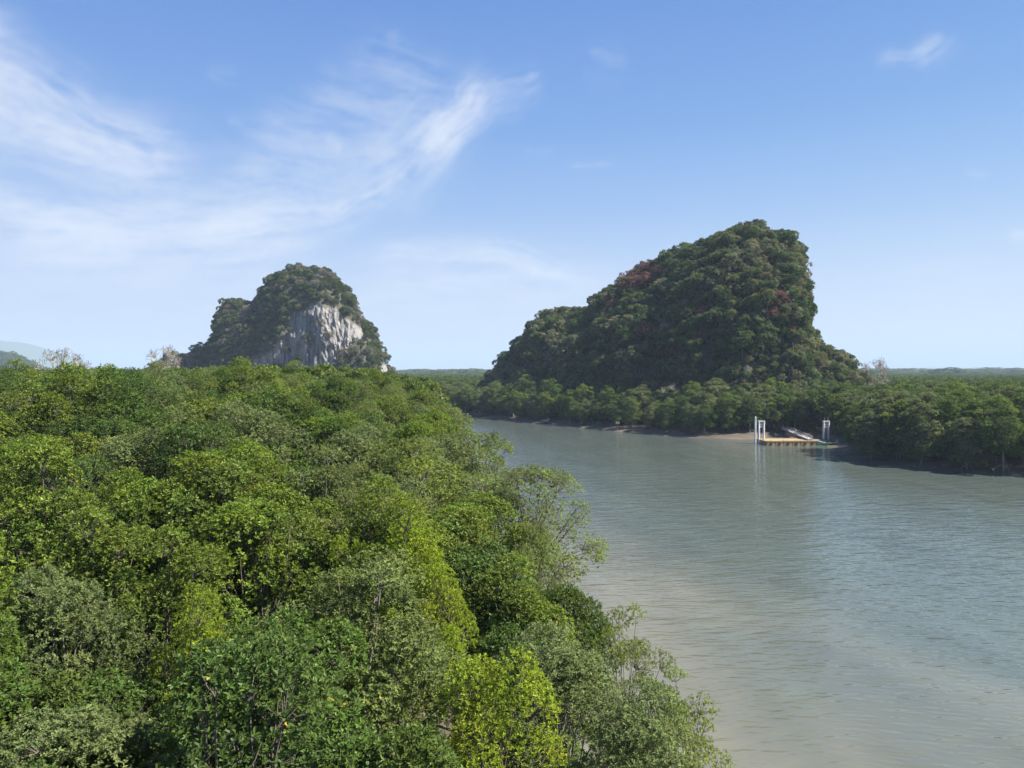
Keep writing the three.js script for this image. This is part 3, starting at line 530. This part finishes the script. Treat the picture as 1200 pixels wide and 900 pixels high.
{
  const r = random(31);
  const taken = special.map(([, , x, d]) => [x, d]);
  special.forEach(([k, i, x, d, top, w, label]) => {
    const s = top / kinds[k][i].parts.h, g = placeTree(k, i, names[k], label, V(x, groundHeight(x, d) - 0.2, -d), s, r() * 6.283);
    g.scale.set(s * w, s, s * w);
  });
  const spots = scatter(r, 60000, () => { const d = 6 + 112 * Math.sqrt(r()); return [nearX(d) - r() * 95, d]; }, (x, d) => curve([[6, 2.2], [25, 2.4], [60, 3.1], [118, 3.9]], d), (x, d) => x < nearX(d) - 0.4 && x > -0.78 * d - 5 && Math.hypot(x, d) > 7.5, taken);
  for (const [x, d] of spots) {
    const patch = fbm(x * 0.07, d * 0.07, 9.9, 3), q = r() * 0.5 + patch * 1.5, edge = nearX(d) - x < 2.5;
    let k = q > 0.38 ? 'grey' : q < -0.16 && d > 20 ? 'grey' : 'glossy';
    if (d < 27 && x < -3.5 && r() < 0.65) k = 'glossy';
    if (d < 60 && r() < 0.008) k = 'column';
    if (edge && r() < 0.35) k = r() < 0.5 ? 'open' : 'grey';
    const i = Math.floor(r() * kinds[k].length), parts = kinds[k][i].parts, top = canopy(x, d) + (r() - 0.5) * curve([[60, 3.0], [110, 2.0]], d), s = top / parts.h, wide = curve([[6, 1.0], [30, 1.08], [118, 1.02]], d) * (0.88 + 0.28 * r());
    const mark = d < 45 && special.map((t) => [Math.hypot(t[2] - x, t[3] - d), t]).sort((a, b) => a[0] - b[0])[0], far = mark && (x < mark[1][2] ? 'inland of' : d > mark[1][3] ? 'behind' : 'beside');
    const where = mark && mark[0] < 5.5 ? `${far} the ${mark[1][7]}` : d < 35 ? 'in the near forest' : edge ? 'along the near bank' : d > 80 ? 'near the far forest skyline' : 'deep in the near bank forest';
    const g = placeTree(k, i, names[k], `${parts.look} mangrove with ${looks[k]} ${where}`, V(x, groundHeight(x, d) - 0.2, -d), s, r() * 6.283, `${parts.look} ${names[k].replaceAll('_', ' ')}s ${where}`);
    g.scale.set(s * wide, s, s * wide);
  }
  const rest = scatter(r, 40000, () => { const d = 116 + 170 * r(); return [nearX(d) - r() * (0.75 * d + 10), d]; }, () => 4.4, (x, d) => x < nearX(d) - 1 && x > -0.8 * d);
  forest('mangrove_forest', 'far part of the near bank forest, a closed canopy up to the skyline', rest.map(([x, d]) => { const top = canopy(x, d) + (r() - 0.5) * 1.4; return { p: V(x, 0.8, -d), i: Math.floor(r() * 3), s: top / 12, w: 0.72 + 0.2 * r(), turn: r() * 6.283 }; }), 'far');
}

// ------------------------------------------------------------------ trees along the far bank and the forest behind
const hillFoot = (x, d) => { const px = 600 + FOCAL * x / d; return px > 548 && px < 1056 && d > curve([[545, 322], [620, 300], [700, 262], [800, 236], [880, 222], [950, 224], [1000, 232], [1056, 244]], px) - 3 && d < 385; };
{
  const r = random(57);
  const front = scatter(r, 60000, () => { const d = 118 + 240 * r(); return [(-0.12 + 0.86 * r()) * d, d]; }, (x, d) => (x / d > 0.4 ? 5.0 : 4.4), (x, d) => {
    const w = riverDistance(x, d), b = x / d;
    return w > (b < 0.44 ? 3.6 : 1.0) && x > nearX(d) + 8 && !hillFoot(x, d) && (b < 0.44 ? w < 26 && d < 330 : d < 205) && !(x > 60 && x < 88 && d > 172 && d < 206) && Math.hypot(x - 11, d - 256) > 6;
  });
  for (const [x, d] of front) {
    const b = x / d, east = b > 0.4, w = riverDistance(x, d), k = 'bank', i = Math.floor(r() * 4), parts = kinds[k][i].parts;
    const top = (east ? curve([[1, 10.4], [12, 12.0], [40, 12.8]], w) : curve([[4, 7.6], [10, 9.4], [26, 12.5]], w) * (b < 0.05 ? 1.15 : 1)) * (east ? 0.84 + 0.24 * r() : 0.72 + 0.5 * r()), s = top / parts.h, wide = (east ? 1.3 : 1.35) * (0.9 + 0.25 * r());
    const where = east ? 'in the tall stand right of the pier' : 'in the low belt below the forested hill';
    const g = placeTree(k, i, 'riverside_mangrove', `${parts.look} mangrove leafy down to the bank ${where}`, V(x, groundHeight(x, d) - 0.2, -d), s, r() * 6.283, `${parts.look} riverside mangroves ${where}`);
    g.scale.set(s * wide, s, s * wide);
  }
  const rest = scatter(r, 200000, () => { const d = 150 + 1150 * Math.pow(r(), 0.7); return [(-0.3 + 1.05 * r()) * d, d]; }, (x, d) => curve([[150, 5.2], [400, 6], [1300, 8.5]], d), (x, d) => riverDistance(x, d) > 5 && !hillFoot(x, d) && x > nearX(Math.min(d, 430)) + 10 && (d > 205 || x / d < 0.44) && !(x > 58 && x < 83 && d < 207), front);
  forest('mangrove_forest', 'flat green mangrove forest stretching behind the far bank to the horizon', rest.map(([x, d]) => ({ p: V(x, 0.6, -d), i: Math.floor(r() * 3), s: (10.6 + 2.2 * r() + 2.2 * fbm(x * 0.02, d * 0.02, 4.1, 3)) / 12, w: 1 + 0.3 * r(), turn: r() * 6.283 })), 'far');
  // beyond, whole clumps of forest
  const clumps = []; for (let n = 0; n < 16000; n++) { const d = 1200 + 4300 * Math.pow(r(), 0.8), x = (-0.8 + 1.6 * r()) * d; clumps.push({ p: V(x, -1, -d), i: Math.floor(r() * 3), s: (11.5 + 3 * r() + 11 * Math.pow(r(), 5) + 8 * fbm(x * 0.003, d * 0.003, 2.7, 3)) / 12, w: 3.2 + 1.5 * r(), turn: r() * 6.283 }); }
  forest('mangrove_forest', 'hazy distant forest along the horizon', clumps, 'far');
}

// ------------------------------------------------------------------ far hills
function ridge(name, label, d, depth, skyline, color, roughness, trees) {
  const pos = [], idx = [], xs = []; const [a, b] = [skyline[0][0], skyline[skyline.length - 1][0]], n = 160, rows = 24;
  for (let i = 0; i <= n; i++) for (let j = 0; j <= rows; j++) {
    const px = lerp(a, b, i / n), t = (j / rows) * 2 - 1, top = Math.max(0, EYE + rise(curve(skyline, px)) * d), z = d + t * depth, x = bearing(px) * d;
    const y = top * Math.pow(1 - t * t, 1.2) * (1 + roughness * fbm(x / depth * 2, t * 2, d * 0.001, 4) * Math.min(1, 3 * Math.abs(t)));
    pos.push(x, y, -z);
  }
  for (let i = 0; i < n; i++) for (let j = 0; j < rows; j++) { const p = i * (rows + 1) + j, q = p + rows + 1; idx.push(p, q, p + 1, q, q + 1, p + 1); }
  const g = new THREE.BufferGeometry(); g.setAttribute('position', new THREE.Float32BufferAttribute(pos, 3)); g.setIndex(idx); g.computeVertexNormals();
  const m = structure(name, g, new THREE.MeshStandardMaterial({ color, roughness: 1 }), label);
  if (trees) {
    const r = random(trees), list = [];
    for (let k = 0; k < 2600; k++) { const i = Math.floor(r() * n), j = Math.floor(r() * rows * 0.62), p = (i * (rows + 1) + j) * 3; if (pos[p + 1] < 1) continue; list.push({ p: V(pos[p] + (r() - 0.5) * 8, pos[p + 1] - 5, pos[p + 2] + (r() - 0.5) * 8), i: Math.floor(r() * 3), s: 0.7 + 0.5 * r(), w: 1.5, turn: r() * 6.28 }); }
    forest('hill_forest', 'pale green forest on the low hill at the far left', list, 'far');
  }
  return m;
}
ridge('far_mountains', 'blue mountains fading into the haze', 6500, 900, [[-420, 425], [-300, 396], [-180, 402], [-90, 394], [0, 399], [18, 401], [32, 404], [42, 406], [52, 413], [64, 423], [80, 432], [95, 439]], lin(0.055, 0.08, 0.03), 0.35);
ridge('low_hill', 'low green hill at the far left', 1500, 120, [[-260, 425], [-160, 418], [-80, 414], [-10, 416], [12, 417], [26, 424], [40, 432], [60, 437]], lin(0.06, 0.085, 0.03), 0.3, 91);
ridge('far_hills', 'low wooded hills on the horizon', 5200, 500, [[420, 438], [470, 435], [520, 435.5], [600, 437], [760, 438], [1000, 436], [1060, 432], [1085, 431], [1120, 432], [1150, 430.5], [1180, 431.5], [1260, 431], [1400, 436], [1600, 438]], lin(0.045, 0.075, 0.03), 0.3);

// ------------------------------------------------------------------ bare trees that stand out against the sky
[[0, 'pale half bare tree standing alone above the left forest skyline', 72, 175, 410, 1.7, 0.4], [1, 'grey bare tree left of the cliff hill, above the forest', 196, 330, 409, 2.4, 1.4], [1, 'pale bare tree at the right foot of the forested hill', 1030, 232, 424, 1.3, 0.2],
  [0, 'dry pale tree growing behind the right pile frame of the pier', 962, 208, 478, 1.1, 2.2], [1, 'leafless pale tree above the low mangrove belt under the hill', 787, 234, 452, 1.3, 0.9]].forEach(([i, label, px, d, top, w, turn]) => {
  const ground = 0.9, g = placeTree('bare', i, 'bare_tree', label, V(bearing(px) * d, ground, -d), 1, turn); g.scale.set(w, (EYE + rise(top) * d - ground) / 8, w);
});

// ------------------------------------------------------------------ the pier and small things on the far bank
const worn = noiseTexture(256, 6, 23, 0.55, 1.05, 5); worn.colorSpace = THREE.NoColorSpace;
const paintWhite = new THREE.MeshStandardMaterial({ color: lin(0.74, 0.75, 0.76), roughness: 0.5, map: worn });
const deckTan = new THREE.MeshStandardMaterial({ color: lin(0.38, 0.28, 0.14), roughness: 0.8, map: worn });
const floatTan = new THREE.MeshStandardMaterial({ color: lin(0.33, 0.21, 0.1), roughness: 0.6 });
const rubber = new THREE.MeshStandardMaterial({ color: lin(0.02, 0.02, 0.022), roughness: 0.8 });
const steelGrey = new THREE.MeshStandardMaterial({ color: lin(0.32, 0.32, 0.33), roughness: 0.45, metalness: 0.3 });
const woodDark = new THREE.MeshStandardMaterial({ color: lin(0.1, 0.07, 0.05), roughness: 0.85, map: worn });
const railPink = new THREE.MeshStandardMaterial({ color: lin(0.45, 0.41, 0.37), roughness: 0.6 });
function pierSection(label, position, turn, length, depth, high, deckMaterial) {
  const t = thing('floating_pier', label, 'pier', position, turn), n = Math.round(length / 1.05), w = length / n;
  mesh('deck', new RoundedBoxGeometry(length, 0.16, depth, 2, 0.04).translate(length / 2, high, -depth / 2), deckMaterial, t);
  mesh('kerb', mergeGeometries([box(length - 0.1, 0.12, 0.14, length / 2, high + 0.14, -0.1), box(length - 0.1, 0.12, 0.14, length / 2, high + 0.14, -depth + 0.1)]), deckMaterial, t);
  for (let i = 0; i < n; i++) for (const z of [-0.42, -depth + 0.42]) mesh('float', new RoundedBoxGeometry(w - 0.16, high + 0.22, 0.72, 2, 0.07).translate((i + 0.5) * w, (high - 0.24) / 2 - 0.08, z), floatTan, t);
  for (let z = -1.4; z > -depth + 1; z -= 1) mesh('float', new RoundedBoxGeometry(0.72, high + 0.22, 0.84, 2, 0.07).translate(0.42, (high - 0.24) / 2 - 0.08, z), floatTan, t);
  for (let i = 1; i < n; i += 2) { const ty = new THREE.TorusGeometry(0.24, 0.1, 6, 14); ty.translate(i * w, high * 0.42, 0.06); mesh('tyre_fender', ty, rubber, t); }
  for (let i = 1; i < n; i += 3) mesh('bollard', new THREE.CylinderGeometry(0.06, 0.08, 0.3, 8).translate(i * w, high + 0.3, -0.35), steelGrey, t);
  return t;
}
const pierFront = onWater(899, 522.2);
pierSection('long tan floating pier with dark tyres along its side', V(pierFront.x, 0, pierFront.z), 0.03, 10.4, 7.4, 0.95, deckTan);
pierSection('short darker floating pier section beyond the foot of the gangway', V(pierFront.x + 10.6, 0, pierFront.z - 1.6), 0.03, 6.4, 5.2, 0.8, new THREE.MeshStandardMaterial({ color: lin(0.27, 0.2, 0.13), roughness: 0.85, map: worn }));
function pileFrame(label, position, tall, lampPost) {
  const t = thing('pile_frame', label, 'pile frame', position, 0.03);
  for (const x of [-0.62, 0.62]) mesh('post', new THREE.CylinderGeometry(0.24, 0.24, tall + 3, 12).translate(x, tall / 2 - 1.5, 0), paintWhite, t);
  mesh('top_beam', box(1.7, 0.3, 0.42, 0, tall - 0.1, 0), paintWhite, t);
  for (const y of [tall - 0.85, tall - 1.5]) mesh('cross_bar', box(0.9, 0.16, 0.2, 0, y, 0), paintWhite, t);
  mesh('back_plate', box(0.94, 1.5, 0.06, 0, tall - 1.0, -0.16), steelGrey, t);
  mesh('guide_collar', mergeGeometries([box(0.62, 0.22, 0.62, -0.62, 1.0, 0), box(0.62, 0.22, 0.62, 0.62, 1.0, 0)]), steelGrey, t);
  if (lampPost) {
    mesh('rear_post', new THREE.CylinderGeometry(0.22, 0.22, tall + 3.6, 12).translate(-1.15, tall / 2 - 1.2, -1.0), paintWhite, t);
    const head = mesh('lamp_head', new THREE.CylinderGeometry(0.12, 0.22, 0.35, 10).translate(-1.15, tall + 0.85, -1.0), paintWhite, t);
    mesh('lamp_arm', box(0.6, 0.07, 0.07, -0.9, tall + 0.72, -1.0), steelGrey, head);
  } else {
    for (const x of [-0.45, 0.45]) mesh('finial', new THREE.CylinderGeometry(0.05, 0.06, 0.9, 8).translate(x, tall + 0.5, 0), steelGrey, t);
    mesh('ladder', mergeGeometries([box(0.06, 3.6, 0.06, -0.22, 2.6, 0.26), box(0.06, 3.6, 0.06, 0.22, 2.6, 0.26), ...Array.from({ length: 9 }, (_, i) => box(0.44, 0.05, 0.05, 0, 1 + i * 0.4, 0.26))]), steelGrey, t);
  }
}
pileFrame('white steel pile frame with a lamp, at the left end of the pier', V(bearing(892.5) * 186.5, 0, -186.5), 5.7, true);
pileFrame('white steel pile frame with a ladder, behind the green boat', V(bearing(968.5) * 189, 0, -189), 5.5, false);
{
  // gangway from the bank down to the pier
  const a = V(bearing(919) * 205, EYE + rise(502.5) * 205, -205), b = V(bearing(950) * 186.5, 1.1, -186.5), len = a.distanceTo(b), t = thing('gangway', 'pale sloping gangway with handrails from the bank to the pier', 'gangway', b);
  t.quaternion.setFromUnitVectors(V(1, 0, 0), a.clone().sub(b).normalize());
  mesh('walkway', box(len, 0.34, 1.2, len / 2, 0, 0), railPink, t);
  for (const z of [-0.66, 0.66]) {
    const rail = mesh('handrail', mergeGeometries([box(len, 0.09, 0.07, len / 2, 0.75, z), box(len, 0.06, 0.06, len / 2, 0.4, z)]), railPink, t);
    for (let k = 0; k <= 5; k++) mesh('baluster', box(0.07, 0.75, 0.07, 0.1 + (k / 5) * (len - 0.2), 0.37, z), railPink, rail);
  }
  const landing = thing('landing_stage', 'small dark wooden landing at the shore end of the gangway', 'landing', V(a.x, 0, a.z - 0.8));
  mesh('platform', box(3, 0.2, 2.4, -0.6, a.y - 0.1, -0.5), woodDark, landing);
  for (const [x, z] of [[-1.9, -1.5], [0.7, -1.5], [-1.9, 0.5], [0.7, 0.5]]) mesh('leg', new THREE.CylinderGeometry(0.1, 0.12, a.y + 1.2, 8).translate(x, a.y / 2 - 0.6, z), woodDark, landing);
  for (const x of [-1.9, -0.6, 0.7]) mesh('railing_post', box(0.07, 1.1, 0.07, x, a.y + 0.55, -1.6), paintWhite, landing);
}
function hullGeometry(len, beam, high, rake) {
  const n = 24, m = 8, pos = [], idx = [];
  for (let i = 0; i <= n; i++) {
    const t = i / n, w = beam * 0.5 * Math.pow(Math.sin(Math.PI * clamp(0.13 + 0.87 * t, 0, 1)), 0.6) * (t > 0.999 ? 0.02 : 1), sheer = high * (1 + rake * Math.pow(Math.abs(t - 0.35) / 0.65, 2.6));
    for (let j = 0; j <= m; j++) { const a = (j / m) * Math.PI, c = Math.cos(a); pos.push((t - 0.5) * len, lerp(sheer, -0.15, Math.pow(Math.sin(a), 0.7)), -c * w * (0.62 + 0.38 * Math.abs(c))); }
  }
  for (let i = 0; i < n; i++) for (let j = 0; j < m; j++) { const p = i * (m + 1) + j, q = p + m + 1; idx.push(p, q, p + 1, q, q + 1, p + 1); }
  const g = new THREE.BufferGeometry(); g.setAttribute('position', new THREE.Float32BufferAttribute(pos, 3)); g.setIndex(idx); g.computeVertexNormals();
  return g;
}
function boat(label, position, turn, len, beam, hullMaterial, trimMaterial, motor) {
  const t = thing('boat', label, 'boat', position, turn);
  mesh('hull', hullGeometry(len, beam, 0.55, 0.9), hullMaterial, t);
  mesh('floor', box(len * 0.72, 0.05, beam * 0.62, -len * 0.04, 0.12, 0), woodDark, t);
  for (const s of [-1, 1]) { const pts = [], n = 14; for (let i = 0; i <= n; i++) { const q = i / n, w = beam * 0.5 * Math.pow(Math.sin(Math.PI * clamp(0.13 + 0.87 * q, 0, 1)), 0.6); pts.push(V((q - 0.5) * len, 0.55 * (1 + 0.9 * Math.pow(Math.abs(q - 0.35) / 0.65, 2.6)) + 0.03, s * w)); } mesh('gunwale', tube(pts, pts.map(() => 0.06), 6), trimMaterial, t); }
  for (const x of [-0.22, 0.02, 0.22]) mesh('thwart', box(0.28, 0.06, beam * 0.85, x * len, 0.42, 0), trimMaterial, t);
  if (motor) {
    const e = mesh('engine', new RoundedBoxGeometry(0.6, 0.45, 0.45, 2, 0.08).translate(-len * 0.42, 0.95, 0), steelGrey, t);
    mesh('drive_shaft', tube([V(-len * 0.44, 0.85, 0), V(-len * 0.72, 0.25, 0.15)], [0.05, 0.03], 6), steelGrey, e);
  }
  return t;
}
const boatGreen = new THREE.MeshStandardMaterial({ color: lin(0.2, 0.42, 0.22), roughness: 0.45 }), boatGrey = new THREE.MeshStandardMaterial({ color: lin(0.45, 0.46, 0.45), roughness: 0.7 }), boatWhite = new THREE.MeshStandardMaterial({ color: lin(0.72, 0.74, 0.7), roughness: 0.5 });
boat('small pale green boat with white rim moored at the pier', onWater(971, 521.6), Math.PI + 0.05, 5.6, 1.5, boatGreen, boatWhite, true);
boat('small dark wooden boat at the far bend of the river', onWater(541, 487.6), 0.2, 5.2, 1.5, woodDark, railPink, true);
boat('white boat pulled up on the mud below the hill', V(bearing(640) * 257.5, 0.72, -257.5), 0.95, 4.4, 1.4, boatGrey, boatGrey, false);
{
  const p = V(bearing(931.5) * 207, 0, -207), t = thing('mooring_post', 'tall green grey post standing on the mud behind the gangway', 'post', p);
  mesh('shaft', new THREE.CylinderGeometry(0.16, 0.2, 6.6, 10).translate(0, 2.3, 0), new THREE.MeshStandardMaterial({ color: lin(0.2, 0.24, 0.18), roughness: 0.8 }), t); mesh('cap', new THREE.CylinderGeometry(0.2, 0.2, 0.12, 10).translate(0, 5.66, 0), steelGrey, t);
  const q = onWater(724, 503.2, 0.5), s = thing('bank_sign', 'small yellow sign board on a pole at the far water edge', 'sign', V(q.x, 0, q.z), -0.1);
  mesh('pole', new THREE.CylinderGeometry(0.07, 0.08, 3.4, 8).translate(0, 1, 0), steelGrey, s); mesh('board', box(1.2, 0.75, 0.06, 0, 2.5, 0.09), new THREE.MeshStandardMaterial({ color: lin(0.6, 0.55, 0.22), roughness: 0.6 }), s);
}
// boulders at the water's edge by the bend
{
  const r = random(77), rockMat = new THREE.MeshStandardMaterial({ color: lin(0.3, 0.27, 0.23), roughness: 0.9, bumpMap: grain, bumpScale: 0.1 });
  [[562, 486.5, 1.5, 'broad pale boulder at the water edge by the river bend'], [571, 487.2, 1.1, 'smaller boulder beside the broad pale one at the bend'], [592, 487.4, 0.9, 'low pale rock on the mud right of the bend boulders']].forEach(([px, py, size, label]) => {
    const g = new THREE.IcosahedronGeometry(1, 3), a = g.attributes.position, v = V(0, 0, 0), off = r() * 50;
    for (let i = 0; i < a.count; i++) { v.fromBufferAttribute(a, i); v.multiplyScalar(1 + 0.55 * fbm(v.x * 1.2 + off, v.y * 1.2, v.z * 1.2, 3)); a.setXYZ(i, v.x * size * 1.7, v.y * size * 0.8, v.z * size); }
    g.computeVertexNormals(); const p = onWater(px, py, 0.3), m = mesh(numbered('boulder'), g, rockMat, scene); m.position.set(p.x, 0.3, p.z); tag(m, label, 'boulder');
  });
}
renderer.render(scene, camera);
